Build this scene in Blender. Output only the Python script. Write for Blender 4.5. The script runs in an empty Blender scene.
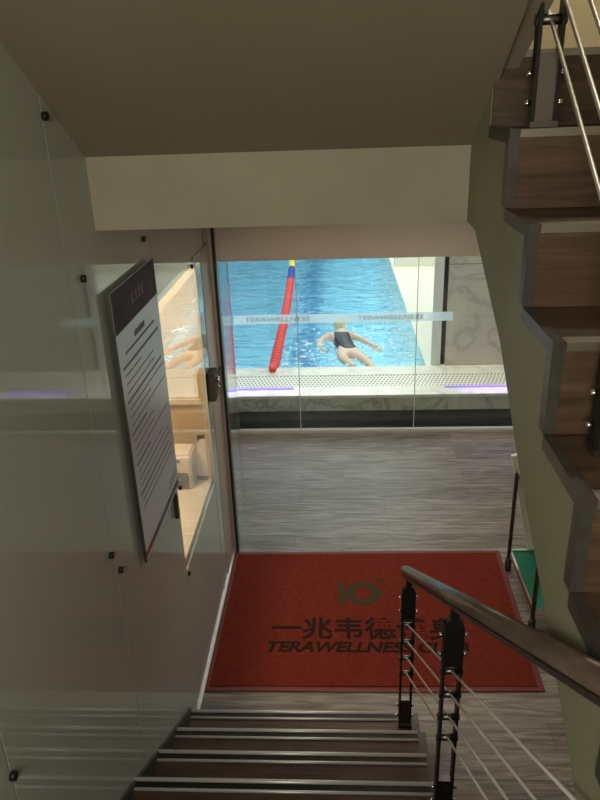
import bpy, bmesh, math, random
from mathutils import Vector, Matrix
random.seed(7)
C = bpy.context.scene.collection
S = bpy.context.scene
PI = math.pi

# ------------------------------------------------------------------ camera
p_, yw, ro = math.radians(22.942), math.radians(3.442), math.radians(-2.048)
F = Vector((-math.sin(yw)*math.cos(p_), math.cos(yw)*math.cos(p_), -math.sin(p_)))
R = Vector((math.cos(yw), math.sin(yw), 0)); U = R.cross(F)
R2 = R*math.cos(ro)+U*math.sin(ro); U2 = -R*math.sin(ro)+U*math.cos(ro)
cd = bpy.data.cameras.new('camera'); co = bpy.data.objects.new('camera', cd); C.objects.link(co)
m3 = Matrix((R2, U2, -F)).transposed()
co.matrix_world = Matrix.Translation((0, 0, 2.8)) @ m3.to_4x4()
cd.sensor_fit = 'VERTICAL'; cd.sensor_height = 36; cd.lens = 702.02*36/800
cd.clip_start = .02
S.camera = co
# ------------------------------------------------------------------ world, exposure
w = bpy.data.worlds.new('world'); S.world = w; w.use_nodes = True
w.node_tree.nodes['Background'].inputs[0].default_value = (.5, .55, .6, 1)
w.node_tree.nodes['Background'].inputs[1].default_value = .02
S.view_settings.view_transform = 'Standard'; S.view_settings.look = 'None'
S.view_settings.gamma = 1; S.view_settings.use_curve_mapping = False
S.view_settings.exposure = 0
S.cycles.use_denoising = True
S.cycles.max_bounces = 12; S.cycles.transparent_max_bounces = 16; S.cycles.transmission_bounces = 10; S.cycles.glossy_bounces = 6
S.cycles.sample_clamp_indirect = 4

# ------------------------------------------------------------------ lights
def area(name, loc, size, power, col, rot=(0, 0, 0)):
    l = bpy.data.lights.new(name, 'AREA'); l.shape = 'RECTANGLE'; l.size, l.size_y = size
    l.energy = power; l.color = col
    o = bpy.data.objects.new(name, l); C.objects.link(o); o.location = loc; o.rotation_euler = rot
    return o
COOL = (.86, .95, 1); WARM = (1, .84, .62)
for i, (x, y) in enumerate([(-3.5, 9.5), (.2, 9.5), (-3.5, 14), (.2, 14), (2.4, 11.5)]):
    area('pool_hall_light', (x, y, 3.9), (2.6, 3.2), 100, COOL if x < 2 else (1, .9, .72))
area('pool_hall_light', (1.2, 6.28, 3.9), (4, .4), 95, (1, .90, .76))  # unseen light added here to brighten the marble wall and curb
# unseen lights added below the water to brighten the basin
area('basin_fill_light', (.80, 11, -.25), (.5, 9), 85, (.75, .95, 1), (0, math.radians(68), 0))
area('basin_fill_light', (-5.9, 11, -.25), (.5, 9), 85, (.75, .95, 1), (0, math.radians(-68), 0))
area('basin_fill_light', (-2.5, 6.8, -.35), (6, .5), 60, (.75, .95, 1), (math.radians(68), 0, 0))
area('stair_lamp', (-.30, -.95, 3.0), (.6, .4), 24, (1, .94, .80), (math.radians(62), 0, 0))
area('upper_landing_lamp', (1.0, 3.1, 4.6), (.8, .3), 14, (1, .90, .66))
area('lobby_lamp', (.7, 4.9, 2.44), (1.6, .35), 14, (1, .86, .72))
area('lobby_lamp', (.5, 3.1, 2.44), (.5, .5), 3, (1, .86, .70))
area('reception_lamp', (-1.3, 2.95, 2.35), (.5, .4), 30, (1, .72, .44))

# ------------------------------------------------------------------ materials
def mat(name, col=(.5, .5, .5), rough=.5, metal=0, spec=.5, emit=None, es=0, coat=0):
    m = bpy.data.materials.new(name); m.use_nodes = True
    b = m.node_tree.nodes['Principled BSDF']
    b.inputs['Base Color'].default_value = (*col, 1); b.inputs['Roughness'].default_value = rough
    b.inputs['Metallic'].default_value = metal; b.inputs['Specular IOR Level'].default_value = spec
    b.inputs['Coat Weight'].default_value = coat
    if emit: b.inputs['Emission Color'].default_value = (*emit, 1); b.inputs['Emission Strength'].default_value = es
    return m
def nodes(m): return m.node_tree.nodes, m.node_tree.links, m.node_tree.nodes['Principled BSDF']
def ramp(n, stops):
    r = n.new('ShaderNodeValToRGB'); e = r.color_ramp.elements
    e[0].position, e[0].color = stops[0][0], (*stops[0][1], 1)
    e[1].position, e[1].color = stops[-1][0], (*stops[-1][1], 1)
    for p, c in stops[1:-1]:
        x = e.new(p); x.color = (*c, 1)
    return r
def noisy(name, c1, c2, scale=(1, 1, 1), ns=4, rough=.5, detail=5, bump=0, lo=.3, hi=.7, spec=.5, metal=0, dist=0):
    m = mat(name, c1, rough, metal, spec); n, l, b = nodes(m)
    tc = n.new('ShaderNodeTexCoord'); mp = n.new('ShaderNodeMapping'); mp.inputs['Scale'].default_value = scale
    t = n.new('ShaderNodeTexNoise'); t.inputs['Scale'].default_value = ns; t.inputs['Detail'].default_value = detail
    t.inputs['Distortion'].default_value = dist
    l.new(tc.outputs['Object'], mp.inputs[0]); l.new(mp.outputs[0], t.inputs['Vector'])
    r = ramp(n, [(lo, c1), (hi, c2)]); l.new(t.outputs['Fac'], r.inputs[0]); l.new(r.outputs[0], b.inputs['Base Color'])
    if bump:
        bp = n.new('ShaderNodeBump'); bp.inputs['Strength'].default_value = bump; bp.inputs['Distance'].default_value = .01
        l.new(t.outputs['Fac'], bp.inputs['Height']); l.new(bp.outputs[0], b.inputs['Normal'])
    return m
def planks(name, cols, w=.16, length=1.3, rough=.4, spec=.4):
    """wood planks running along X; grain stretched along X"""
    m = mat(name, cols[0], rough, 0, spec); n, l, b = nodes(m)
    tc = n.new('ShaderNodeTexCoord')
    br = n.new('ShaderNodeTexBrick'); br.inputs['Scale'].default_value = 1
    br.inputs['Brick Width'].default_value = length; br.inputs['Row Height'].default_value = w
    br.inputs['Mortar Size'].default_value = .0015; br.inputs['Color1'].default_value = (.35, .35, .35, 1)
    br.inputs['Color2'].default_value = (.65, .65, .65, 1); br.inputs['Mortar'].default_value = (0, 0, 0, 1)
    l.new(tc.outputs['Object'], br.inputs['Vector'])
    mp = n.new('ShaderNodeMapping'); mp.inputs['Scale'].default_value = (1.2, 16, 16)
    l.new(tc.outputs['Object'], mp.inputs[0])
    t = n.new('ShaderNodeTexNoise'); t.inputs['Scale'].default_value = 3; t.inputs['Detail'].default_value = 8; t.inputs['Roughness'].default_value = .65
    t.inputs['Distortion'].default_value = .6
    l.new(mp.outputs[0], t.inputs['Vector'])
    mx = n.new('ShaderNodeMix'); mx.data_type = 'FLOAT'; mx.inputs[0].default_value = .25
    l.new(t.outputs['Fac'], mx.inputs[2]); l.new(br.outputs['Color'], mx.inputs[3])
    r = ramp(n, [(.3, cols[0]), (.48, cols[1]), (.7, cols[2])]); l.new(mx.outputs[0], r.inputs[0])
    l.new(r.outputs[0], b.inputs['Base Color'])
    return m
def marble(name, base, vein, rough=.2, scale=1.3, tile=None):
    m = mat(name, base, rough, 0, .5); n, l, b = nodes(m)
    tc = n.new('ShaderNodeTexCoord')
    mp = n.new('ShaderNodeMapping'); mp.inputs['Rotation'].default_value = (.3, .5, .6); l.new(tc.outputs['Object'], mp.inputs[0])
    t = n.new('ShaderNodeTexNoise'); t.inputs['Scale'].default_value = scale; t.inputs['Detail'].default_value = 9
    t.inputs['Distortion'].default_value = 1.4; t.inputs['Roughness'].default_value = .55
    l.new(mp.outputs[0], t.inputs['Vector'])
    mid = tuple((a*.65+c*.35) for a, c in zip(base, vein))
    r = ramp(n, [(.30, base), (.455, mid), (.49, vein), (.53, mid), (.72, base)])
    l.new(t.outputs['Fac'], r.inputs[0]); out = r.outputs[0]
    if tile:
        br = n.new('ShaderNodeTexBrick'); br.offset = 0; br.inputs['Scale'].default_value = 1
        br.inputs['Brick Width'].default_value = tile[0]; br.inputs['Row Height'].default_value = tile[1]
        br.inputs['Mortar Size'].default_value = .004; br.inputs['Color1'].default_value = (1, 1, 1, 1)
        br.inputs['Color2'].default_value = (.93, .93, .93, 1); br.inputs['Mortar'].default_value = (.35, .35, .35, 1)
        sx = n.new('ShaderNodeSeparateXYZ'); cx = n.new('ShaderNodeCombineXYZ'); l.new(tc.outputs['Object'], sx.inputs[0])
        l.new(sx.outputs[0], cx.inputs[0]); l.new(sx.outputs[tile[2]], cx.inputs[1]); l.new(cx.outputs[0], br.inputs['Vector'])
        mm = n.new('ShaderNodeMix'); mm.data_type = 'RGBA'; mm.blend_type = 'MULTIPLY'; mm.inputs[0].default_value = 1
        l.new(out, mm.inputs[6]); l.new(br.outputs['Color'], mm.inputs[7]); out = mm.outputs[2]
    l.new(out, b.inputs['Base Color'])
    return m
def glass(name, tint=(.93, .97, .95), ior=1.5, rough=.015):
    m = bpy.data.materials.new(name); m.use_nodes = True; n = m.node_tree.nodes; l = m.node_tree.links
    n.remove(n['Principled BSDF'])
    t = n.new('ShaderNodeBsdfTransparent'); t.inputs[0].default_value = (*tint, 1)
    g = n.new('ShaderNodeBsdfGlossy'); g.inputs['Roughness'].default_value = rough; g.inputs['Color'].default_value = (1, 1, 1, 1)
    f = n.new('ShaderNodeFresnel'); gm = n.new('ShaderNodeNewGeometry'); mi = n.new('ShaderNodeMapRange')
    mi.inputs['To Min'].default_value = ior; mi.inputs['To Max'].default_value = 1/ior   # same reflectance on the pane's far face
    l.new(gm.outputs['Backfacing'], mi.inputs[0]); l.new(mi.outputs[0], f.inputs[0])
    x = n.new('ShaderNodeMixShader'); l.new(f.outputs[0], x.inputs[0]); l.new(t.outputs[0], x.inputs[1]); l.new(g.outputs[0], x.inputs[2])
    l.new(x.outputs[0], n['Material Output'].inputs[0]); return m

M = {}
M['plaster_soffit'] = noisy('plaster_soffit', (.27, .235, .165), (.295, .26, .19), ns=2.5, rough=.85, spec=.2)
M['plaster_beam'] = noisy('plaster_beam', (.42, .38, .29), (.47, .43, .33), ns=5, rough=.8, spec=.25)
M['plaster_side'] = noisy('plaster_side', (.27, .27, .18), (.31, .31, .215), ns=3, rough=.6, spec=.3)
M['header'] = noisy('header_paint', (.68, .60, .53), (.74, .66, .58), ns=2, rough=.5)
M['beige'] = mat('beige_paint', (.66, .54, .38), .7)
M['yellow'] = noisy('yellow_paint', (.80, .74, .52), (.84, .78, .56), ns=2, rough=.8)
M['white'] = mat('white_paint', (.72, .72, .70), .6)
M['hall'] = noisy('hall_tile', (.30, .44, .50), (.40, .54, .60), ns=1.5, rough=.4)
M['floor'] = planks('grey_oak_vinyl', [(.075, .06, .048), (.21, .18, .152), (.46, .42, .375)], rough=.42)
M['tread'] = planks('brown_wood_tread', [(.045, .027, .018), (.105, .064, .040), (.17, .11, .07)], w=.6, length=3, rough=.4)
M['metal'] = mat('brushed_aluminium', (.85, .83, .80), .35, .45)
M['dmetal'] = mat('dull_dark_steel', (.22, .21, .19), .38, 1)
M['black'] = mat('blackened_steel', (.035, .032, .028), .4, .6)
M['trim'] = noisy('pewter_edge_trim', (.065, .063, .056), (.095, .092, .08), ns=20, rough=.4, metal=.25)
M['nosingm'] = mat('satin_aluminium', (.40, .38, .34), .35, .85)
M['chrome'] = mat('chrome', (.8, .8, .8), .12, 1)
M['rubber'] = mat('black_rubber', (.02, .02, .02), .6)
M['marble'] = marble('white_grey_marble', (.66, .61, .54), (.47, .42, .37), tile=(1.5, 1.02, 2))
M['curb_marble'] = marble('curb_marble', (.60, .58, .52), (.30, .28, .25), scale=2.2)
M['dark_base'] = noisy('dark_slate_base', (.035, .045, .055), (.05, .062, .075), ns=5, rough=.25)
M['coping'] = marble('cream_coping', (.82, .79, .72), (.62, .58, .50), scale=2)
M['cream'] = mat('cream_tile', (.86, .80, .66), .35)
M['glass'] = glass('clear_glass')
M['paneglass'] = glass('reception_pane', (.95, .97, .95), 1.36)
M['leafglass'] = glass('door_glass', (.80, .84, .80), 1.40, .10)
M['frost'] = g = bpy.data.materials.new('frosted_film'); g.use_nodes = True; n = g.node_tree.nodes; l = g.node_tree.links; n.remove(n['Principled BSDF'])
a_ = n.new('ShaderNodeBsdfTransparent'); b_ = n.new('ShaderNodeBsdfTranslucent'); c_ = n.new('ShaderNodeMixShader'); c_.inputs[0].default_value = .5
b_.inputs[0].default_value = (.85, .9, .92, 1); l.new(a_.outputs[0], c_.inputs[1]); l.new(b_.outputs[0], c_.inputs[2]); l.new(c_.outputs[0], n['Material Output'].inputs[0])
M['poster'] = noisy('poster_white', (.74, .75, .82), (.80, .81, .88), ns=1, rough=.3, spec=.5)
M['maroon'] = mat('poster_maroon', (.09, .04, .045), .6, spec=.12)
M['ink'] = mat('grey_ink', (.30, .29, .32), .7, spec=.1)
M['filmink'] = mat('pale_film_ink', (.25, .29, .32), .7)
M['pinkink'] = mat('pale_pink_ink', (.42, .30, .32), .6)
M['device'] = mat('ivory_plastic', (.80, .74, .66), .35)
M['screen'] = noisy('brown_window', (.08, .04, .03), (.14, .08, .06), ns=30, rough=.2)
M['paper'] = mat('paper', (.78, .74, .74), .7)
M['green'] = noisy('green_plastic', (.004, .15, .085), (.006, .19, .11), ns=10, rough=.45)
M['cart_white'] = mat('white_plastic', (.80, .77, .68), .4)
M['led'] = mat('violet_led', (.4, .3, .9), .4, emit=(.42, .25, 1), es=.35)
M['red_float'] = mat('red_float', (.80, .045, .04), .35)
M['blue_float'] = mat('blue_float', (.03, .06, .35), .35)
M['yellow_float'] = mat('yellow_float', (.85, .68, .08), .35)
M['skin'] = mat('skin', (.78, .56, .43), .45)
M['suit'] = mat('black_swimsuit', (.02, .022, .035), .4)
M['cap'] = mat('beige_swim_cap', (.80, .66, .46), .4)
M['handrail'] = noisy('dark_brown_handrail', (.075, .05, .037), (.14, .10, .078), scale=(6, .7, .7), ns=9, rough=.26, spec=.6)
M['matred'] = noisy('red_coil_mat', (.15, .022, .013), (.195, .030, .017), ns=40, rough=.95, bump=.6, spec=.1)
M['matborder'] = noisy('red_mat_border', (.15, .022, .017), (.18, .027, .02), ns=30, rough=.6)
M['print'] = mat('dark_print', (.028, .016, .012), .95, spec=.1)
M['greenprint'] = mat('dark_green_print', (.055, .055, .032), .95, spec=.1)
def backpainted(name, c1, c2):
    m = noisy(name, c1, c2, ns=1.2, rough=.035, spec=.38); return m
M['backpaint'] = backpainted('back_painted_glass', (.52, .585, .53), (.57, .635, .58))
M['backpaint_top'] = backpainted('back_painted_glass_reflect', (.46, .46, .40), (.50, .50, .43))  # same paint as below; the beige puts a reflected tone into its colour
M['jamb'] = mat('jamb_paint', (.50, .43, .37), .45)
# perforated overflow grating
g = mat('white_grating', (.85, .82, .74), .45); n, l, b = nodes(g); M['grate'] = g
tc = n.new('ShaderNodeTexCoord'); br = n.new('ShaderNodeTexBrick'); br.offset = .5
br.inputs['Scale'].default_value = 1; br.inputs['Brick Width'].default_value = .036; br.inputs['Row Height'].default_value = .052
br.inputs['Mortar Size'].default_value = .0115; br.inputs['Mortar Smooth'].default_value = .1
for k in ('Color1', 'Color2'): br.inputs[k].default_value = (.10, .09, .08, 1)
br.inputs['Mortar'].default_value = (.80, .76, .68, 1)
l.new(tc.outputs['Object'], br.inputs['Vector']); l.new(br.outputs['Color'], b.inputs['Base Color'])
# pool tile
g = mat('blue_pool_tile', (.1, .5, .75), .3); n, l, b = nodes(g); M['pooltile'] = g
tc = n.new('ShaderNodeTexCoord'); br = n.new('ShaderNodeTexBrick'); br.offset = 0
br.inputs['Scale'].default_value = 1; br.inputs['Brick Width'].default_value = .24; br.inputs['Row Height'].default_value = .24
br.inputs['Mortar Size'].default_value = .012
br.inputs['Color1'].default_value = (.10, .33, .46, 1); br.inputs['Color2'].default_value = (.27, .54, .66, 1); br.inputs['Mortar'].default_value = (.42, .68, .80, 1)
l.new(tc.outputs['Object'], br.inputs['Vector']); l.new(br.outputs['Color'], b.inputs['Base Color'])
M['lanemark'] = mat('dark_lane_tile', (.02, .16, .36), .3)
# water
g = bpy.data.materials.new('pool_water'); g.use_nodes = True; n = g.node_tree.nodes; l = g.node_tree.links; n.remove(n['Principled BSDF']); M['water'] = g
tc = n.new('ShaderNodeTexCoord'); mp = n.new('ShaderNodeMapping'); mp.inputs['Scale'].default_value = (.75, 1.3, 1); l.new(tc.outputs['Object'], mp.inputs[0])
t1 = n.new('ShaderNodeTexNoise'); t1.inputs['Scale'].default_value = 2.6; t1.inputs['Detail'].default_value = 4; t1.inputs['Distortion'].default_value = 1.2
t2 = n.new('ShaderNodeTexNoise'); t2.inputs['Scale'].default_value = 14; t2.inputs['Detail'].default_value = 2
for t in (t1, t2): l.new(mp.outputs[0], t.inputs['Vector'])
b1 = n.new('ShaderNodeBump'); b1.inputs['Strength'].default_value = 1; b1.inputs['Distance'].default_value = .11; l.new(t1.outputs['Fac'], b1.inputs['Height'])
b2 = n.new('ShaderNodeBump'); b2.inputs['Strength'].default_value = 1; b2.inputs['Distance'].default_value = .022; l.new(t2.outputs['Fac'], b2.inputs['Height']); l.new(b1.outputs[0], b2.inputs['Normal'])
rf = n.new('ShaderNodeBsdfRefraction'); rf.inputs['IOR'].default_value = 1.33; rf.inputs['Roughness'].default_value = .02; rf.inputs[0].default_value = (.92, .98, 1, 1)
tr = n.new('ShaderNodeBsdfTransparent'); tr.inputs[0].default_value = (.75, .93, 1, 1)
gl = n.new('ShaderNodeBsdfGlossy'); gl.inputs['Roughness'].default_value = .03
fr = n.new('ShaderNodeFresnel'); fr.inputs[0].default_value = 1.33
for k in (rf, gl, fr): l.new(b2.outputs[0], k.inputs['Normal'])
x1 = n.new('ShaderNodeMixShader'); x1.inputs[0].default_value = .12; l.new(rf.outputs[0], x1.inputs[1]); l.new(tr.outputs[0], x1.inputs[2])
x2 = n.new('ShaderNodeMixShader'); l.new(fr.outputs[0], x2.inputs[0]); l.new(x1.outputs[0], x2.inputs[1]); l.new(gl.outputs[0], x2.inputs[2])
l.new(x2.outputs[0], n['Material Output'].inputs[0])
# poster stripe: printed gradient along the stripe
g = mat('stripe_print', (.1, .1, .2), .4); n, l, b = nodes(g); M['stripe'] = g
tc = n.new('ShaderNodeTexCoord'); sx = n.new('ShaderNodeSeparateXYZ'); l.new(tc.outputs['Generated'], sx.inputs[0])
r = ramp(n, [(0, (.45, .04, .14)), (.22, (.16, .03, .06)), (.42, (.06, .10, .30)), (.5, (.10, .16, .38)), (.62, (.03, .035, .06)), (1, (.03, .035, .05))])
l.new(sx.outputs[1], r.inputs[0]); l.new(r.outputs[0], b.inputs['Base Color'])

# ------------------------------------------------------------------ mesh helpers
def nb(): return bmesh.new()
def box(bm, lo, hi, bev=0):
    vs = [bm.verts.new((x, y, z)) for x in (lo[0], hi[0]) for y in (lo[1], hi[1]) for z in (lo[2], hi[2])]
    fs = [bm.faces.new([vs[i] for i in q]) for q in ((0, 1, 3, 2), (4, 6, 7, 5), (0, 4, 5, 1), (2, 3, 7, 6), (0, 2, 6, 4), (1, 5, 7, 3))]
    if bev:
        es = list({e for f in fs for e in f.edges})
        bmesh.ops.bevel(bm, geom=es, offset=bev, segments=2, affect='EDGES', clamp_overlap=True)
    return bm
def B(*a, bev=0):
    bm = nb()
    for lo, hi in a: box(bm, lo, hi, bev)
    return bm
def prism(bm, pts, axis, a, b_):
    """2-D outline pts extruded along axis from a to b"""
    def mk(u, v, t):
        return {0: (t, u, v), 1: (u, t, v), 2: (u, v, t)}[axis]
    A = [bm.verts.new(mk(u, v, a)) for u, v in pts]; D = [bm.verts.new(mk(u, v, b_)) for u, v in pts]
    n_ = len(pts)
    bm.faces.new(A); bm.faces.new(D[::-1])
    for i in range(n_): bm.faces.new((A[i], A[(i+1) % n_], D[(i+1) % n_], D[i]))
    bmesh.ops.recalc_face_normals(bm, faces=bm.faces)
    return bm
def tube(bm, pts, r, seg=12, cap=True):
    pts = [Vector(p) for p in pts]; rings = []; up = None
    for i, p in enumerate(pts):
        d = ((pts[i+1]-p).normalized() if i < len(pts)-1 else Vector()) + ((p-pts[i-1]).normalized() if i else Vector())
        d.normalize()
        if up is None:
            up = Vector((0, 0, 1)) if abs(d.z) < .9 else Vector((1, 0, 0))
        a = d.cross(up).normalized(); c = a.cross(d).normalized(); up = c
        rr = r[i] if isinstance(r, (list, tuple)) else r
        rings.append([bm.verts.new(p+(a*math.cos(t)+c*math.sin(t))*rr) for t in [2*PI*k/seg for k in range(seg)]])
    for A, D in zip(rings, rings[1:]):
        for k in range(seg): bm.faces.new((A[k], A[(k+1) % seg], D[(k+1) % seg], D[k]))
    if cap: bm.faces.new(rings[0][::-1]); bm.faces.new(rings[-1])
    for f in bm.faces: f.smooth = True
    return bm
def cyl(bm, c, r, h, axis=2, seg=20):
    c = Vector(c); d = Vector([1 if i == axis else 0 for i in range(3)])
    return tube(bm, [c, c+d*h], r, seg)
ORG = {}
def obj(name, bm, m, parent=None, smooth=False):
    bmesh.ops.recalc_face_normals(bm, faces=bm.faces)
    if parent is not None: off = ORG[parent.name]
    else:
        xs = [v.co for v in bm.verts]
        off = Vector(((min(v.x for v in xs)+max(v.x for v in xs))/2, (min(v.y for v in xs)+max(v.y for v in xs))/2, min(v.z for v in xs)))
    bmesh.ops.translate(bm, verts=bm.verts, vec=-off)
    me = bpy.data.meshes.new(name); bm.to_mesh(me); bm.free()
    me.materials.append(m if not isinstance(m, str) else M[m])
    o = bpy.data.objects.new(name, me); C.objects.link(o)
    if parent is not None: o.parent = parent
    else: o.location = off
    ORG[o.name] = off
    if smooth:
        for p in me.polygons: p.use_smooth = True
    return o
def tag(o, label=None, cat=None, group=None, kind=None):
    if label: o['label'] = label
    if cat: o['category'] = cat
    if group: o['group'] = group
    if kind: o['kind'] = kind
    return o
def thing(name, loc, label=None, cat=None, group=None):
    o = bpy.data.objects.new(name, None); C.objects.link(o); o.location = loc; o.empty_display_size = .1
    ORG[o.name] = Vector(loc); return tag(o, label, cat, group)
def struct(name, bm, m, parent=None):
    o = obj(name, bm, m, parent)
    if parent is None: o['kind'] = 'structure'
    return o
def text_bm(body, size, extrude=.001, shear=0, offset=0, sx=1):
    cu = bpy.data.curves.new('lettering', 'FONT'); cu.body = body; cu.size = size; cu.extrude = extrude; cu.shear = shear; cu.offset = offset
    cu.resolution_u = 4
    o = bpy.data.objects.new('lettering', cu); C.objects.link(o); bpy.context.view_layer.update()
    me = bpy.data.meshes.new_from_object(o.evaluated_get(bpy.context.evaluated_depsgraph_get()))
    bm = nb(); bm.from_mesh(me); bpy.data.objects.remove(o); bpy.data.curves.remove(cu); bpy.data.meshes.remove(me)
    return bm
def fit_text(bm, x0, x1, y0, y1):
    xs = [v.co.x for v in bm.verts]; ys = [v.co.y for v in bm.verts]
    ax, bx, ay, by = min(xs), max(xs), min(ys), max(ys)
    for v in bm.verts:
        v.co.x = x0+(v.co.x-ax)/(bx-ax)*(x1-x0); v.co.y = y0+(v.co.y-ay)/(by-ay)*(y1-y0)
    return bm

# ------------------------------------------------------------------ the setting
XL = -.725; XS = .38; XR = 1.5; RI = .165
Y1 = 2.458; T1 = .253              # lower flight
YT = 1.86; ZT = 2.894; T2 = .225   # upper flight
LZ = 1.32
struct('floor', B(((XL-.5, 2.26, -.12), (3.2, 5.86, 0)), ((-.3, 1.2, -.12), (XR, 2.26, 0))), 'floor')
struct('half_landing', B(((XL, -1.1, 1.2), (XR, .687, LZ))), 'floor')
# upper landing slab with its beam
struct('upper_landing', B(((XL-.02, 2.115, 2.465), (XR+.02, 3.6, 2.872))), 'plaster_beam')
struct('upper_landing_floor', B(((XL, 1.87, 2.872), (XR, 3.6, ZT))), 'tread')
struct('ceiling', B(((-1.1, 3.6, 2.465), (3.3, 5.9, 2.6)), ((XR, 2.1, 2.465), (3.3, 3.6, 2.6))), 'white')
struct('ceiling_stair', B(((XL-.1, -1.2, 5.6), (XR+.1, 3.7, 5.7))), 'white')
struct('wall_upper', B(((XL-.1, 3.6, 2.6), (XR+.1, 3.7, 5.6))), 'yellow')
struct('wall_back', B(((XL-.1, -1.2, 0), (XR+.1, -1.1, 5.6))), 'beige')
struct('wall_right_stair', B(((XR, -1.1, 0), (XR+.1, 2.115, 5.6)), ((XR, 2.115, 2.6), (XR+.1, 3.6, 5.6))), 'beige')
struct('wall_lobby_near', B(((XR+.1, 2.0, 0), (3.3, 2.1, 2.465))), 'beige')
struct('wall_right', B(((3.2, 2.1, 0), (3.3, 5.9, 2.465))), 'white')
# header over the passage to the pool front
struct('trim_1', B(((-1.0, 3.99, 1.975), (3.2, 4.10, 2.465))), 'header')
# third flight overhead: slab with steps on its upper side
bm = nb(); pts = [(2.115, 2.675)]; n3 = 9
for k in range(n3):
    y = YT-k*T2; pts += [(y, ZT+k*RI), (y, ZT+(k+1)*RI)]
yl = YT-n3*T2
pts += [(yl, ZT+n3*RI), (-1.1, ZT+n3*RI), (-1.1, ZT+n3*RI-.25), (yl-.1, ZT+n3*RI-.25)]
pts[0:0] = []
pts = [(2.115, 2.675), (2.115, ZT-.022), (YT, ZT-.022)] + pts[2:]
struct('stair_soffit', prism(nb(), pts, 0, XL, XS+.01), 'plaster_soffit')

ss = bpy.data.objects['stair_soffit']
bm = nb(); sp = lambda y: 2.675+(2.115-y)*RI/T2-.001
q_ = [(.385, 2.112), (.425, 1.93), (.462, 1.68), (.475, -.3), (.385, -.3)]
A_ = [bm.verts.new((x, y, sp(y))) for x, y in q_]; D_ = [bm.verts.new((x, y, sp(y)+.24)) for x, y in q_]
bm.faces.new(A_); bm.faces.new(D_[::-1])
for i in range(5): bm.faces.new((A_[i], A_[(i+1) % 5], D_[(i+1) % 5], D_[i]))
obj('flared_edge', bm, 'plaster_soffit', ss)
# left wall: back-painted glass panels, a clear pane, jamb
wl = struct('wall_left', B(((XL-.035, -1.1, 0), (XL-.013, 2.70, 2.06)), ((XL-.035, 2.70, 0), (XL-.013, 3.535, .77)), ((XL-.035, -1.1, 2.06), (XL-.013, 4.0, 5.6)), ((XL-.035, 3.535, 0), (XL-.013, 3.678, 2.06))), 'beige')
seams = [-1.1, .10, 1.06, 1.84, 2.70]
for a, b_ in zip(seams, seams[1:]):
    o = obj('glass_panel', B(((XL-.012, a+.002, 0.03), (XL, b_-.002, 3.2)), bev=.001), 'backpaint', wl)
obj('glass_panel', B(((XL-.012, 2.702, .03), (XL, 3.533, .785)), bev=.001), 'backpaint', wl)
obj('glass_panel', B(((XL-.012, 3.545, .03), (XL, 3.678, 2.10)), bev=.001), 'backpaint', wl)
obj('glass_panel', B(((XL-.012, 2.702, 2.104), (XL, 3.95, 3.2)), bev=.001), 'backpaint_top', wl)
for (y, z) in [(1.848, 2.79), (1.81, 1.51), (1.87, 1.41), (1.06, 1.467), (1.94, 2.36), (2.62, 2.35), (2.67, 2.03), (2.73, 1.22), (3.43, 2.07), (2.72, .76), (1.02, 2.6)]:
    bm = nb(); cyl(bm, (XL, y, z), .011, .012, 0, 12); obj('panel_bolt', bm, 'black', wl)
bm = B(((XL, 2.50, 0), (XL+.010, 3.985, .018)), ((XL, 2.50, .018), (XL+.004, 3.985, .035)))
struct('baseboard_left', bm, 'metal')
w1 = struct('window_1', B(((XL-.012, 2.702, .787), (XL-.002, 3.533, 2.10))), 'paneglass')
obj('edge_seal', B(((XL-.014, 3.533, .785), (XL+.001, 3.545, 2.10))), 'white', w1)
jm = struct('trim_2', B(((XL-.035, 3.681, 0), (XL+.002, 3.951, 2.10)), ((-.80, 3.952, 0), (-.706, 3.985, 2.465))), 'jamb')
obj('jamb_gasket', B(((-.705, 3.95, 0), (-.692, 3.988, 2.465))), 'rubber', jm)
obj('jamb_skirting', B(((-.80, 3.985, 0), (-.703, 3.995, .03))), 'black', jm)
struct('wall_left_lobby', B(((-1.1, 4.10, 0), (-1.0, 5.86, 2.465))), 'beige')
# steps of darker skirting where lower flight meets glass
# reception room behind the glass
struct('wall_reception_end', B(((-3.0, 3.67, 0), (XL-.036, 3.93, 2.6))), 'beige')
struct('wall_reception_left', B(((-3.1, 1.5, 0), (-3.0, 3.93, 2.6))), 'beige')
struct('wall_reception_near', B(((-3.0, 1.4, 0), (XL-.036, 1.5, 2.6))), 'beige')
struct('ceiling_reception', B(((-3.1, 1.4, 2.5), (XL-.036, 3.93, 2.6))), 'dark_base')  # ceiling coloured dark so the pool's reflection shows in the pane
struct('floor_reception', B(((-3.1, 1.4, -.12), (XL-.036, 3.93, 0))), 'floor')
struct('trim_3', B(((-2.9, 3.645, 1.235), (XL-.04, 3.67, 1.262))), 'device')

# glass wall in front of the pool
gw = struct('window_2', B(((-1.0, 5.82, 0), (3.2, 5.88, .022))), 'metal')
gx = [-1.0, -.351, .676, 1.703, 2.73, 3.2]
for a, b_ in zip(gx, gx[1:]):
    obj('glass_pane', B(((a+.003, 5.837, .02), (b_-.003, 5.847, 2.465))), 'glass', gw)
    obj('pane_edge', B(((b_-.003, 5.836, .02), (b_+.003, 5.848, 2.465))), 'white', gw)
bnd = obj('frosted_band', B(((-.90, 5.833, 1.045), (.98, 5.836, 1.125))), 'frost', gw)
for x0 in (-.80, .17):
    bm = fit_text(text_bm('TERAWELLNESS', .05, .0006, .15), 0, .56, 0, .038)
    bmesh.ops.rotate(bm, verts=bm.verts, matrix=Matrix.Rotation(PI/2, 3, 'X')); bmesh.ops.translate(bm, verts=bm.verts, vec=(x0, 5.8325, 1.066))
    obj('lettering', bm, 'filmink', bnd)

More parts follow.
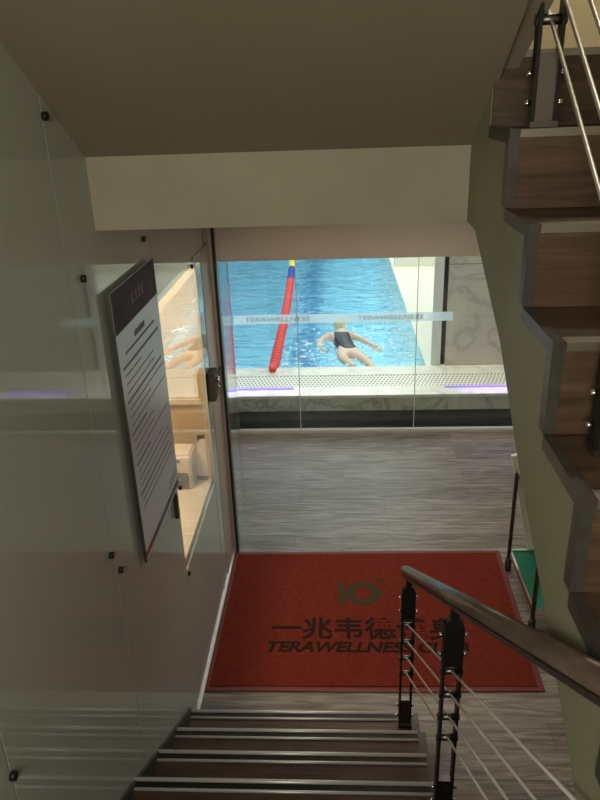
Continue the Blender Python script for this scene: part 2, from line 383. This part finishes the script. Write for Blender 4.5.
# pool front curb, deck, basin
ps = struct('pool_curb', B(((-6, 5.95, .165), (4.5, 5.99, .30))), 'curb_marble')
struct('curb_base', B(((-6, 5.98, -.1), (4.5, 6.02, .165)), ((-6, 5.9, -.1), (4.5, 6.0, -.01))), 'dark_base')
struct('deck', B(((-6, 5.945, .29), (4.5, 6.17, .32)), ((-6, 6.46, .29), (4.5, 6.70, .32)), bev=.003), 'coping')
struct('overflow_grating', B(((-6, 6.17, .29), (4.5, 6.46, .316))), 'grate')
struct('deck_right', B(((.88, 6.70, -1.1), (4.5, 20, .32))), 'cream')
struct('pool_basin', B(((-6, 6.70, -1.1), (.88, 20, -1.0)), ((-6, 6.62, -1.1), (.88, 6.70, .285)), ((-6.1, 6.6, -1.1), (-6, 20, .3))), 'pooltile')
for x in (-.42, -2.4, -4.4):
    tag(obj('lane_marking', B(((x-.12, 7.3, -1.0), (x+.12, 19, -.996))), 'lanemark'), kind='structure')
# water with real swell
bm = nb(); NX, NY = 150, 200
WV = [(random.uniform(.7, 2.4), random.uniform(5, 22), random.uniform(0, 6), 0) for _ in range(14)]
WV = [(a, k, ph, .020/k) for a, k, ph, _ in WV]
def wz(x, y):
    s = .005*math.sin(2.1*x+1.3*y)+.004*math.sin(3.7*x-2.9*y+1)+.004*math.sin(5.3*y+1.1*x)
    d = math.hypot(x-.1, (y-7.4)*.9)
    s += .016*math.sin(9*d-1)*math.exp(-d*1.1)
    for a, k, ph, am in WV: s += am*math.sin(k*(x*math.cos(a)+y*math.sin(a))+ph+1.2*math.sin(x*1.7+y*.9+ph))
    return .285+s
V = [[bm.verts.new((-6+6.88*i/NX, 6.70+13.3*(j/NY)**1.4, wz(-6+6.88*i/NX, 6.70+13.3*(j/NY)**1.4))) for j in range(NY+1)] for i in range(NX+1)]
for i in range(NX):
    for j in range(NY):
        f = bm.faces.new((V[i][j], V[i+1][j], V[i+1][j+1], V[i][j+1])); f.smooth = True
wo = struct('pool_water', bm, 'water')
if wo.data.polygons[0].normal.z < 0: wo.data.flip_normals()
# hall walls
struct('wall_pool_far', B(((-6.1, 20, -1), (4.6, 20.1, 4.1))), 'hall')
struct('wall_pool_left', B(((-6.2, 5.9, 0), (-6.1, 20, 4.1))), 'hall')
struct('wall_pool_right', B(((4.5, 5.9, 0), (4.6, 20, 4.1))), 'hall')
struct('wall_pool_front', B(((-6.1, 5.85, 2.47), (4.6, 5.95, 4.1)), ((-6.1, 5.8, -.1), (-1.0, 5.9, 2.47)), ((3.3, 5.8, -.1), (4.6, 5.9, 2.47))), 'hall')
struct('ceiling_pool', B(((-6.1, 5.85, 4.0), (4.6, 20.1, 4.1))), 'hall')
struct('wall_marble', B(((1.065, 6.70, .32), (3.6, 6.95, 2.9))), 'marble')
wp = struct('trim_4', B(((.93, 6.70, .32), (1.02, 6.74, 2.9))), 'white')
obj('groove', B(((1.02, 6.735, .32), (1.065, 6.76, 2.9))), 'rubber', wp)
struct('wall_low_poolside', B(((.93, 11.3, .32), (3.4, 11.5, .75))), 'cream')

for (a, b_) in ((-.95, -.42), (.98, 1.75)):
    tag(obj('light_strip', B(((a, 6.10, .32), (b_, 6.125, .332)), bev=.003), 'led'),
        'violet light strip on the deck edge at the %s end of the grating' % ('left' if a < 0 else 'right'), 'light strip', 'violet light strips')
lp = area('led_glow', (-.70, 6.03, .40), (.6, .06), .7, (.42, .25, 1)); lp = area('led_glow', (1.5, 6.03, .40), (.7, .06), .9, (.42, .25, 1))

# ------------------------------------------------------------------ lower flight
st = thing('staircase', (-.2, 2.458, 0), 'brown wood-look stairs with double aluminium nosings descending to the red mat', 'staircase')
SX0, SX1 = XL+.001, .345
bm = nb(); pts = [(Y1-.02, 0)]
for k in range(7):
    y = Y1-.02-k*T1; pts += [(y, RI*(k+1)-.02), (y-T1, RI*(k+1)-.02)]
pts += [(.667, LZ-.14), (.667, LZ-.3), (Y1-.30, 0)]
pts = [pts[0]]+pts[1:-3]+[(.667, LZ-.16), (.667, LZ-.34), (Y1-.32, 0)]
obj('stair_slab', prism(nb(), pts, 0, SX0+.003, SX1-.004), 'plaster_side', st)
for k in range(7):
    y = Y1-k*T1; z = RI*(k+1)
    obj('tread', B(((SX0, y-T1-.018, z-.02), (SX1, y-.004, z))), 'tread', st)
    obj('riser', B(((SX0, y-.02, z-RI), (SX1, y-.008, z-.02))), 'tread', st)
    ns = obj('nosing', B(((SX0, y-.045, z), (SX1-.03, y-.004, z+.003)), ((SX0, y-.004, z-.022), (SX1-.03, y, z+.003))), 'black', st)
    bm = nb()
    for yy in (y-.004, y-.042): tube(bm, [(SX0, yy, z+.003), (SX1-.03, yy, z+.003)], .0078 if yy > y-.01 else .0058, 8)
    obj('nosing_rib', bm, 'metal', ns)
    obj('edge_trim', B(((SX1-.03, y-T1+.001, z), (SX1+.003, y, z+.004)), ((SX1, y-T1+.001, z-.025), (SX1+.003, y-.030, z)), ((SX1-.03, y-.004, z-RI+.005), (SX1+.003, y, z)), ((SX1, y-.03, z-RI+.005), (SX1+.003, y-.004, z))), 'trim', st)
# dark skirting strip beside the glass
obj('side_skirting', prism(nb(), [(Y1, .0), (Y1, RI+.02), (Y1-6*T1-.2, 7*RI+.10), (Y1-6*T1-.2, 6*RI)], 0, XL+.002, XL+.012), 'trim', st)

# ------------------------------------------------------------------ upper flight (right)
su = thing('staircase', (.94, .9, LZ), 'brown wood-look stairs on the right, rising to the upper landing along an olive plaster side', 'staircase')
steps = [(YT-k*T2, ZT-k*RI) for k in range(4)]
z3 = steps[-1][1]; dz = (z3-LZ)/6
for k in range(1, 6): steps.append((steps[3][0]-k*T2, z3-k*dz))
pts = [(2.115, ZT-.43), (2.115, ZT-.022)]
for i, (y, z) in enumerate(steps):
    zn = steps[i+1][1] if i+1 < len(steps) else LZ+.0
    if i == 0: pts.append((y+.015, z-.022))
    else: pts.append((y+.015, z-.02))
    pts.append((y+.015, zn-.02 if i+1 < len(steps) else zn))
ylast = steps[-1][0]
pts += [(ylast-.1, LZ-.0), (ylast-.1, LZ-.118), (.28, LZ-.118+.0)]
pts = pts[:-3]+[(.55, LZ+.001), (.60, 1.50)] if False else pts
# soffit line
pts[-3:] = [(.30, LZ+.001)] if False else [(ylast+.02, LZ+.001), (.10+.02, LZ+.001)]
pts = [p for p in pts]
obj('stair_slab', prism(nb(), [(1.983, 2.461), (2.115, 2.465)]+pts[1:-2]+[(.30, LZ+.001), (.66, 1.625), (.832, 1.744), (1.074, 1.912), (1.319, 2.06), (1.595, 2.268)], 0, XS, XR-.002), 'plaster_side', su)
for i, (y, z) in enumerate(steps):
    zn = steps[i+1][1] if i+1 < len(steps) else LZ
    if i > 0: obj('tread', B(((XS+.002, y, z-.02), (XR-.004, y+T2+.013, z))), 'tread', su)
    obj('riser', B(((XS+.002, y+.003, zn+.001), (XR-.004, y+.015, z-.02))), 'tread', su)
    ns = obj('nosing', B(((XS+.0165, y-.003, z), (XR-.004, y+.026, z+.003)), ((XS+.0165, y-.006, z-.013), (XR-.004, y-.003, z+.003))), 'nosingm', su)
    W_ = .016
    tr_ = [((XS-.006, y-.002, z), (XS+W_-.001, y+T2-.003, z+.004)), ((XS-.006, y+.03, z-.024), (XS-.001, y+T2-.003, z)),
           ((XS-.006, y-.002, zn+.005), (XS+W_-.001, y+.003, z)), ((XS-.006, y+.003, zn+.005), (XS-.001, y+.03, z))]
    if i: obj('edge_trim', B(*tr_), 'trim', su)

# ------------------------------------------------------------------ railings
def post(root, x, y, z0, ztop, levels, slope, plate=True):
    p = obj('post', B(((x-.028, y-.018, z0), (x-.020, y+.018, ztop)), ((x+.020, y-.018, z0), (x+.028, y+.018, ztop)), bev=.0015), 'black', root)
    obj('base_bracket', B(((x-.030, y-.024, z0), (x+.030, y+.024, z0+.012)), ((x-.0195, y-.012, z0+.012), (x+.0195, y+.012, z0+.15)), bev=.001), 'dmetal', p)
    # top plate narrowing to a neck that carries the handrail
    bm = prism(nb(), [(x-.029, ztop-.15), (x+.029, ztop-.15), (x+.029, ztop-.01), (x+.020, ztop+.012), (x+.011, ztop+.020), (x+.011, ztop+.07), (x-.011, ztop+.07), (x-.011, ztop+.020), (x-.020, ztop+.012), (x-.029, ztop-.01)], 1, y-.012, y+.012)
    if plate: obj('top_plate', bm, 'black', p)
    else: bm.free()
    for zz in levels:
        bm = nb(); cyl(bm, (x-.033, y, zz), .011, .066, 0, 14); obj('spacer', bm, 'dmetal', p)
    for zz in [z0+.05, z0+.11]+([ztop-.04, ztop-.11] if plate else []):
        for s in (-1, 1):
            obj('bolt', cyl(nb(), (x+s*.035-.006, y, zz), .006, .012, 0, 10), 'chrome', p)
    return p
XP = .295
lr = thing('stair_railing', (XP, 2.41, .165), 'steel railing with brown handrail and thin cables beside the lower stairs', 'railing')
rel = [.53, .44, .35, .265]; sl = RI/T1
nose = lambda y: RI*(1+(Y1-y)/T1)
posts1 = [(2.40, RI), (1.60, RI*4), (.55, LZ)]
railz = lambda y: .96+(2.47-y)*.6374
railx = lambda y: .275+(2.47-y)*.0468+.003
for y, z0 in posts1:
    post(lr, railx(y), y, z0+.003, railz(y)-.085, [nose(y)+q for q in rel], sl)
for q in rel:
    bm = nb(); tube(bm, [(railx(2.4), 2.40, nose(2.40)+q), (railx(.55), .55, nose(.55)+q)], .0038, 8); obj('cable_rod', bm, 'metal', lr)
bm = nb()
A = Vector((railx(2.47)-.003, 2.47, railz(2.47))); D = Vector((railx(.30)-.003, .30, railz(.30)))
mid = [A.lerp(D, t) for t in (0, .01, .25, .5, .75, 1)]
# oval wooden profile with a flat metal channel under it
dirv = (D-A).normalized(); sidev = Vector((1, 0, 0)); upv = sidev.cross(dirv).normalized()
if upv.z < 0: upv = -upv
def sweep(bm, prof, pts):
    rings = [[bm.verts.new(p+sidev*u*s+upv*v*s) for u, v in prof] for p, s in pts]
    n_ = len(prof)
    for P, Q in zip(rings, rings[1:]):
        for k in range(n_): bm.faces.new((P[k], P[(k+1) % n_], Q[(k+1) % n_], Q[k]))
    bm.faces.new(rings[0]); bm.faces.new(rings[-1][::-1]); return bm
prof = [(.024*math.cos(t), .004+.020*math.sin(t)) for t in [2*PI*k/24 for k in range(24)]]
hr = obj('handrail', sweep(nb(), prof, [(A-dirv*.012, .8), (A, 1), (D, 1)]), 'handrail', lr, smooth=True)
obj('rail_channel', sweep(nb(), [(-.018, -.024), (.018, -.024), (.018, -.014), (-.018, -.014)], [(A, 1), (D, 1)]), 'dmetal', hr)
obj('end_cap', sweep(nb(), [(u*.97, v) for u, v in prof], [(A-dirv*.016, .74), (A-dirv*.011, .83)]), 'chrome', hr)

ur = thing('stair_railing', (.46, 1.7, 2.729), 'steel railing with slanting rods standing on the right-hand stairs', 'railing')
XU = .462; nose2 = lambda y: ZT-(YT-y)*RI/T2
rel2 = [.155, .25, .345, .44]
post(ur, XU, 1.72, 2.732, nose2(1.72)+.80, [nose2(1.72)+q for q in rel2], 1)
post(ur, XU+.004, 1.12, steps[4][1]+.003, nose2(1.12)+.80, [nose2(1.12)+q for q in rel2], 1)
for q in rel2:
    bm = nb(); tube(bm, [(XU, 1.80, nose2(1.80)+q), (XU, .35, nose2(.35)+q)], .0045, 8); obj('cable_rod', bm, 'metal', ur)
bm = nb(); tube(bm, [(XU, 1.86, nose2(1.86)+.90), (XU, .30, nose2(.30)+.90)], .028, 16); obj('handrail', bm, 'handrail', ur)

# ------------------------------------------------------------------ mat
dm = thing('door_mat', (.15, 3.35, 0), 'large red mat with dark gym lettering at the foot of the stairs', 'mat')
mc = [(-.725, 2.735), (1.03, 2.755), (1.055, 3.975), (-.72, 3.955)]
def inset(pts, d):
    c = Vector((sum(p[0] for p in pts)/4, sum(p[1] for p in pts)/4))
    return [(p[0]+(d if p[0] < c.x else -d), p[1]+(d if p[1] < c.y else -d)) for p in pts]
def mat_top(pts, z0, z1, nx=60, ny=40, wav=0):
    bm = nb(); G = []
    for i in range(nx+1):
        row = []
        for j in range(ny+1):
            u, v = i/nx, j/ny
            a = Vector(pts[0]).lerp(Vector(pts[1]), u); b_ = Vector(pts[3]).lerp(Vector(pts[2]), u); q = a.lerp(b_, v)
            e = min(u, v, 1-u, 1-v)
            row.append(bm.verts.new((q.x, q.y+wav*math.sin(u*7+1)*(1-v)*.5, z1+wav*.25*math.sin(u*9+v*3))))
        G.append(row)
    for i in range(nx):
        for j in range(ny): bm.faces.new((G[i][j], G[i+1][j], G[i+1][j+1], G[i][j+1]))
    r = bmesh.ops.extrude_face_region(bm, geom=list(bm.faces))
    for v in [x for x in r['geom'] if isinstance(x, bmesh.types.BMVert)]: v.co.z = z0
    return bm
obj('border', mat_top(mc, .0005, .007, wav=.006), 'matborder', dm)
obj('pile', mat_top(inset(mc, .032), .002, .012), 'matred', dm)
ZL = .0128
bm = text_bm('一兆韦德健身', .2, .001, 0, .0045); fit_text(bm, -.405, .665, 3.115, 3.30)
bmesh.ops.translate(bm, verts=bm.verts, vec=(0, 0, ZL)); obj('chinese_lettering', bm, 'print', dm)
bm = text_bm('TERAWELLNESS CLUB', .1, .001, .25, .0035); fit_text(bm, -.415, .70, 3.015, 3.098)
bmesh.ops.translate(bm, verts=bm.verts, vec=(0, 0, ZL)); obj('latin_lettering', bm, 'print', dm)
bm = nb()
def ring2d(bm, cx, cy, rx, ry, ix, iy, z, h, a0=0, a1=2*PI, seg=40, ioff=(0, 0)):
    V = []
    for k in range(seg+1):
        t = a0+(a1-a0)*k/seg
        V.append([bm.verts.new((cx+rx*math.cos(t), cy+ry*math.sin(t), z+h)), bm.verts.new((cx+ioff[0]+ix*math.cos(t), cy+ioff[1]+iy*math.sin(t), z+h)),
                  bm.verts.new((cx+ioff[0]+ix*math.cos(t), cy+ioff[1]+iy*math.sin(t), z)), bm.verts.new((cx+rx*math.cos(t), cy+ry*math.sin(t), z))])
    for A_, B_ in zip(V, V[1:]):
        for q in range(4): bm.faces.new((A_[q], A_[(q+1) % 4], B_[(q+1) % 4], B_[q]))
ring2d(bm, .135, 3.52, .105, .105, .056, .060, ZL, .001)
prism(bm, [(-.025, 3.61), (.022, 3.62), (.022, 3.41), (-.012, 3.41), (-.012, 3.565), (-.025, 3.560)], 2, ZL, ZL+.001)

obj('ten_emblem', bm, 'greenprint', dm)
bm = text_bm('年', .08, .001); fit_text(bm, .215, .275, 3.60, 3.67); bmesh.ops.translate(bm, verts=bm.verts, vec=(0, 0, ZL)); obj('small_character', bm, 'greenprint', dm)

# ------------------------------------------------------------------ poster on the left wall
po = thing('notice_board', (-.743, 2.48, 1.21), 'tall white notice board with maroon heading mounted on the left glass wall', 'notice board')
px = -.735
obj('board', B(((px-.006, 2.185, 1.215), (px, 2.775, 2.25)), bev=.001), 'poster', po)
obj('heading_band', B(((px, 2.187, 2.105), (px+.0012, 2.773, 2.248))), 'maroon', po)
obj('edge_strip', B(((px-.009, 2.180, 1.213), (px+.002, 2.186, 2.252))), 'dmetal', po)
obj('colour_stripe', B(((px, 2.19, 1.225), (px+.0012, 2.77, 1.25))), 'stripe', po)
bm = nb()
for i in range(4):
    a = 2.41+i*.046
    for (u, v, du, dv_) in [(.0, .030, .034, .004), (.004, .017, .026, .004), (.0, .004, .034, .004), (.015+.004*(i % 2), .0, .004, .044), (.002+.02*(i % 3 == 1), .006, .004, .026)]:
        box(bm, (px+.0012, a+u, 2.155+v), (px+.0016, a+u+du, 2.155+v+dv_))
obj('heading_glyphs', bm, 'pinkink', po)
def row(bm, z, y0, y1, h):
    y = y0
    while y < y1:
        wd = random.uniform(.006, .016); box(bm, (px, y, z-h/2), (px+.0007, min(y+wd, y1), z+h/2)); y += wd+.004
def line(*a):
    bm = nb(); row(bm, *a); obj('printed_line', bm, 'ink', po)
line(2.05, 2.40, 2.54, .022); line(2.018, 2.27, 2.68, .009)
z = 1.975; 
for k in range(19):
    ind = 2.225 if k % 4 == 0 else 2.24
    ln = random.choice([.50, .46, .38, .28, .47, .2])
    line(z, ind, ind+ln, .010 if k % 4 == 0 else .0055); z -= .031
line(1.305, 2.62, 2.745, .008); line(1.285, 2.60, 2.745, .008)
for (y, z) in [(2.70, 1.255)]:
    pass
bm = nb(); box(bm, (XL+.001, 2.61, 1.13), (XL+.018, 2.635, 1.25), .003)
cl = obj('wall_hook', bm, 'dmetal'); tag(cl, 'small grey hook on the glass just under the notice board', 'hook')

po.location = (-.7135, 2.381, 1.274); po.scale = (.96, .96, .96)
# ------------------------------------------------------------------ lock
lk = thing('glass_door_lock', (XL, 3.64, 1.35), 'black lock case at the end of the left glass wall by the passage', 'lock')
obj('lock_case', B(((XL+.001, 3.55, 1.29), (XL+.046, 3.655, 1.455)), bev=.003), 'rubber', lk)
bm = nb(); cyl(bm, (XL+.045, 3.635, 1.39), .016, .014, 0, 18); cyl(bm, (XL+.045, 3.645, 1.34), .008, .012, 0, 14); obj('thumb_turn', bm, 'chrome', lk)
obj('key_tab', B(((XL+.012, 3.61, 1.275), (XL+.024, 3.63, 1.301))), 'black', lk)
obj('bolt_bar', B(((XL+.012, 3.675, 1.348), (XL+.02, 3.942, 1.352))), 'black', lk)

# glass door leaf standing open beyond the jamb
dl = tag(thing('door_1', (-.70, 4.3, 0)), kind='structure')
bm = prism(nb(), [(-.694, 3.992), (-.682, 3.992), (-.726, 4.63), (-.738, 4.63)], 2, .01, 1.97)
obj('glass_leaf', bm, 'leafglass', dl)
obj('leaf_edge', prism(nb(), [(-.726, 4.63), (-.738, 4.63), (-.739, 4.638), (-.727, 4.638)], 2, .01, 1.97), 'white', dl)

# ------------------------------------------------------------------ reception counter, device, holder
ct = thing('reception_counter', (-1.0, 3.3, 0), 'cream reception counter behind the clear pane of the left wall', 'counter')
obj('counter_top', B(((-1.35, 1.95, .790), (XL-.038, 2.705, .815)), ((-1.35, 2.705, .790), (XL-.014, 3.53, .815)), ((-1.35, 3.53, .790), (XL-.038, 3.665, .815))), 'device', ct)
obj('counter_body', B(((-1.30, 2.0, 0), (-.80, 3.66, .79))), 'beige', ct)
dv = thing('card_machine', (-.95, 3.64, .73), 'ivory desktop machine with a dark front window on the reception counter', 'machine')
bm = prism(nb(), [(3.575, .731), (3.73, .731), (3.73, .945), (3.62, .945), (3.59, .93), (3.578, .90)], 0, -1.06, -.865)
bmesh.ops.bevel(bm, geom=list(bm.edges), offset=.010, segments=3, affect='EDGES'); obj('casing', bm, 'device', dv)
obj('front_window', B(((-1.04, 3.568, .745), (-.885, 3.577, .835)), bev=.003), 'screen', dv)
obj('slot', B(((-1.02, 3.573, .90), (-.925, 3.60, .915))), 'rubber', dv)
bm = nb(); tube(bm, [(-.96, 3.563, .79), (-.93, 3.560, .80)], .003, 6); obj('lever', bm, 'white', dv)
DV_MOVE = Vector((.040, -.165, .085)); dv.location += DV_MOVE
hd = thing('leaflet_holder', (-.83, 3.72, .73), 'black desk holder full of white leaflets beside the ivory machine', 'leaflet holder')
obj('back_plate', prism(nb(), [(3.80, .731), (3.81, .731), (3.81, .955), (3.80, .955)], 0, -.865, -.79), 'rubber', hd)
obj('tray', B(((-.862, 3.68, .731), (-.80, 3.80, .745))), 'rubber', hd)
for k in range(4):
    obj('leaflet', prism(nb(), [(3.70+k*.022, .746), (3.704+k*.022, .746), (3.744+k*.016, .94), (3.740+k*.016, .94)], 0, -.856+.004*k, -.80+.003*k), 'paper', hd)

hd.location += DV_MOVE
# ------------------------------------------------------------------ trolley
tr = thing('service_trolley', (1.3, 3.48, 0), 'chrome trolley with green lower shelf on castors beside the red mat', 'trolley')
X0, X1t, Ya, Yb = 1.065, 1.60, 3.19, 3.77
def hoop(x):
    pts = [(x, Yb, .09), (x, Yb, .69)]
    for k in range(1, 6):
        t = k/6*PI/2; pts.append((x, Yb-.05+.05*math.cos(t), .69+.05*math.sin(t)))
    pts.append((x, Yb-.05, .74)); pts.append((x, Ya+.05, .74))
    for k in range(1, 6):
        t = k/6*PI/2; pts.append((x, Ya+.05-.05*math.sin(t), .69+.05*math.cos(t)))
    pts += [(x, Ya, .69), (x, Ya, .09)]
    return tube(nb(), pts, .0125, 10)
for x in (X0, X1t): obj('side_frame', hoop(x), 'dmetal', tr)
for y in (Ya, Yb):
    bm = nb(); tube(bm, [(X0, y, .68), (X1t, y, .68)], .010, 10); obj('cross_bar', bm, 'dmetal', tr)
obj('shelf', B(((X0+.012, Ya+.012, .135), (X1t-.012, Yb-.012, .150))), 'green', tr)
obj('shelf_rim', B(((X0-.002, Ya, .13), (X0+.012, Yb, .160)), ((X1t-.012, Ya, .13), (X1t+.002, Yb, .160)), ((X0, Ya-.002, .13), (X1t, Ya+.012, .160)), ((X0, Yb-.012, .13), (X1t, Yb+.002, .160))), 'chrome', tr)
for x in (X0, X1t):
    for y in (Ya, Yb):
        bm = nb(); cyl(bm, (x-.012, y, .035), .034, .024, 0, 20); w_ = obj('castor', bm, 'rubber', tr)
        obj('castor_fork', B(((x-.018, y-.012, .035), (x-.013, y+.012, .09)), ((x+.013, y-.012, .035), (x+.018, y+.012, .09)), ((x-.018, y-.012, .085), (x+.018, y+.012, .095))), 'dmetal', w_)
# white slatted board leaning inside the trolley
sb = thing('slatted_board', (1.30, 3.80, 0), 'white slatted plastic board leaning behind the chrome trolley', 'slatted board')
def rotb(bm):
    bmesh.ops.rotate(bm, verts=bm.verts, cent=(1.24, 3.66, .16), matrix=Matrix.Rotation(math.radians(-13), 3, 'Y'))
    bmesh.ops.translate(bm, verts=bm.verts, vec=(-.025, .145, -.157)); return bm
obj('board_frame', rotb(B(((1.24, 3.64, .16), (1.275, 3.665, .99)), ((1.535, 3.64, .23), (1.57, 3.665, .99)), ((1.275, 3.642, .96), (1.535, 3.663, .99)), ((1.275, 3.642, .23), (1.535, 3.663, .26)))), 'cart_white', sb)
for k in range(15):
    obj('slat', rotb(B(((1.275, 3.643, .275+k*.046), (1.535, 3.662, .307+k*.046)))), 'cart_white', sb)

# ------------------------------------------------------------------ lane rope
ln = thing('lane_rope', (-.7, 9, .27), 'red lane rope with blue and yellow floats at its far end, across the pool', 'lane rope')
def rope_pt(t):
    y = 6.72+t*5.6; x = -.665-.115*t-.07*math.sin(PI*min(1, t))*-1*.5
    return Vector((x, y, .30))
bm = nb(); tube(bm, [(-.655, 6.60, .325), (-.66, 6.68, .33)]+[tuple(rope_pt(k/30)) for k in range(31)], .006, 8); obj('cord', bm, 'rubber', ln)
bm = nb(); tube(bm, [(-.66, 6.56, .335), (-.662, 6.64, .345)], [.03, .045], 12); obj('anchor', bm, 'red_float', ln)
NF = 62
for k in range(NF):
    t = (k+.5)/NF; c = rope_pt(t); d = (rope_pt(t+.01)-rope_pt(t-.01)).normalized(); h = .036
    bm = nb()
    tube(bm, [c-d*h, c-d*h*.72, c+d*h*.72, c+d*h], [.028, .056, .056, .028], 12)
    yy = c.y; m_ = 'red_float' if yy < 10.6 else ('blue_float' if yy < 11.4 else 'yellow_float')
    o = obj('float', bm, m_, ln)
    if m_ != 'red_float': o['label'] = m_.split('_')[0]+' float'

# ------------------------------------------------------------------ swimmer
def skin_body(name, verts, edges, radii, root, m, parent=None, sub=2):
    me = bpy.data.meshes.new(name); me.from_pydata(verts, edges, [])
    o = bpy.data.objects.new(name, me); C.objects.link(o)
    o.modifiers.new('s', 'SKIN').use_smooth_shade = True
    for i, r in enumerate(radii):
        sv = me.skin_vertices[0].data[i]; sv.radius = r if isinstance(r, tuple) else (r, r); sv.use_root = (i == root)
    sd = o.modifiers.new('u', 'SUBSURF'); sd.levels = sd.render_levels = sub
    bpy.context.view_layer.update()
    m2 = bpy.data.meshes.new_from_object(o.evaluated_get(bpy.context.evaluated_depsgraph_get()))
    bpy.data.objects.remove(o)
    bm = nb(); bm.from_mesh(m2); bpy.data.meshes.remove(m2)
    return bm
sw = thing('swimmer', (.08, 7.3, .28), 'person in black swimsuit and pale cap swimming breaststroke away from the camera', 'person')
W = .30
V_ = [(.12, 7.17, W), (.09, 7.32, W+.01), (.05, 7.50, W+.02), (.03, 7.66, W+.03), (.03, 7.76, W+.045), (.03, 7.84, W+.06),   # pelvis..neck 0-5
      (-.10, 7.69, W+.03), (-.20, 7.60, W), (-.215, 7.45, W-.02), (-.17, 7.33, W-.03),      # left arm 6-9
      (.16, 7.68, W+.03), (.27, 7.58, W+.02), (.34, 7.46, W+.015), (.40, 7.36, W+.01),             # right arm 10-13
      (.03, 7.10, W), (.05, 6.98, W-.01), (.16, 6.86, W-.05), (.15, 6.78, W-.09), (.14, 6.74, W-.12),   # left leg 14-18
      (.20, 7.08, W), (.26, 6.96, W), (.34, 6.83, W-.03), (.37, 6.77, W-.05), (.39, 6.74, W-.07),       # right leg
      (-.155, 7.27, W-.01), (.42, 7.31, W+.01)]
E_ = [(0, 1), (1, 2), (2, 3), (3, 4), (4, 5), (3, 6), (6, 7), (7, 8), (8, 9), (3, 10), (10, 11), (11, 12), (12, 13), (0, 14), (14, 15), (15, 16), (16, 17), (17, 18), (0, 19), (19, 20), (20, 21), (21, 22), (22, 23), (9, 24), (13, 25)]
R_ = [(.12, .095), (.10, .085), (.115, .09), (.125, .09), .06, .05, .058, .042, .038, .028, .058, .042, .038, .028, .085, .07, .05, .036, .03, .085, .07, .05, .036, .03, .03, .03]
R_ = [tuple(q*.88 for q in a) if isinstance(a, tuple) else a*.82 for a in R_]
bm = skin_body('body', V_, E_, R_, 0, 'skin')
# head with face turned to the far end
hb = nb(); bmesh.ops.create_uvsphere(hb, u_segments=20, v_segments=14, radius=1)
for v in hb.verts:
    x, y, z = v.co; z2 = z
    y2 = y*(1.0 if y < 0 else 1.02); chin = max(0, -z)*.15
    v.co = Vector((x*.078*(1-chin), y2*.098, z*.105))+Vector((.03, 7.93, W+.10))
for (cx, cz, r_, yy) in [(0, .0, .016, 8.025), (-.05, .0, .0, 0)]:
    if r_: bmesh.ops.create_cone(hb, segments=8, radius1=r_, radius2=.004, depth=.035, cap_ends=True, matrix=Matrix.Translation((.03+cx, 8.03, W+.09)) @ Matrix.Rotation(-PI/2, 4, 'X'))
for s in (-1, 1): bmesh.ops.create_uvsphere(hb, u_segments=8, v_segments=6, radius=.018, matrix=Matrix.Translation((.03+s*.078, 7.93, W+.095)) @ Matrix.Diagonal((.5, .8, 1.3, 1)))
me = bpy.data.meshes.new('t'); hb.to_mesh(me); hb.free(); bm.from_mesh(me)
# fingers
for (hx, hy, hz, dx, dy) in ((-.15, 7.25, W-.01, .25, -1), (.43, 7.29, W+.01, .3, -1)):
    dd = Vector((dx, dy, -.1)).normalized(); sd_ = Vector((-dd.y, dd.x, 0)).normalized()
    for q in range(4):
        p0 = Vector((hx, hy, hz))+sd_*(q-1.5)*.019; L_ = [.06, .072, .068, .052][q]
        tube(bm, [p0, p0+dd*L_*.5, p0+dd*L_+Vector((0, 0, -.008))], [.009, .008, .006], 6)
    p0 = Vector((hx, hy, hz))-dd*.03-sd_*.028
    tube(bm, [p0, p0-sd_*.025+dd*.02, p0-sd_*.03+dd*.045], [.010, .009, .007], 6)
obj('body', bm, 'skin', sw, smooth=True)
# swimsuit: fitted shell over the trunk
bm = skin_body('suit', [(.118, 7.13, W+.002)]+[V_[i] for i in (1, 2, 3)]+[(.065, 7.10, W+.004), (.175, 7.09, W+.004), (-.05, 7.74, W+.045), (.11, 7.74, W+.045)], [(0, 1), (1, 2), (2, 3), (0, 4), (0, 5), (3, 6), (3, 7)],
               [(.118, .098), (.098, .085), (.112, .088), (.114, .088), .074, .074, .042, .042], 0, 'suit')
obj('swimsuit', bm, 'suit', sw, smooth=True)
hb = nb(); bmesh.ops.create_uvsphere(hb, u_segments=20, v_segments=14, radius=1)
bmesh.ops.delete(hb, geom=[v for v in hb.verts if v.co.z*.7-v.co.y*.7 < -.25], context='VERTS')
for v in hb.verts: v.co = Vector((v.co.x*.083, v.co.y*.104, v.co.z*.110))+Vector((.03, 7.93, W+.102))
obj('swim_cap', hb, 'cap', sw, smooth=True)

# white blobs around the swimmer: splash foam, plus sparkle put in as colour
bm = nb(); rs = random.Random(11)
for k in range(230):
    a = rs.uniform(0, 2*PI); d = abs(rs.gauss(.42, .20)); x = .12+d*math.cos(a)*1.1; y = 7.25+d*math.sin(a)*1.25
    if x > .84 or y < 6.76: continue
    q = rs.uniform(.005, .018)
    bmesh.ops.create_icosphere(bm, subdivisions=1, radius=1, matrix=Matrix.Translation((x, y, wz(x, y)+.003)) @ Matrix.Diagonal((q*rs.uniform(1, 2.6), q*rs.uniform(1, 2), q*.5, 1)))
sp_ = obj('splash_sparkle', bm, mat('foam_sparkle', (.85, .92, .95), .3), smooth=True)
tag(sp_, 'white foam flecks and painted sparkle on the water around the swimmer', 'splash', kind='stuff')
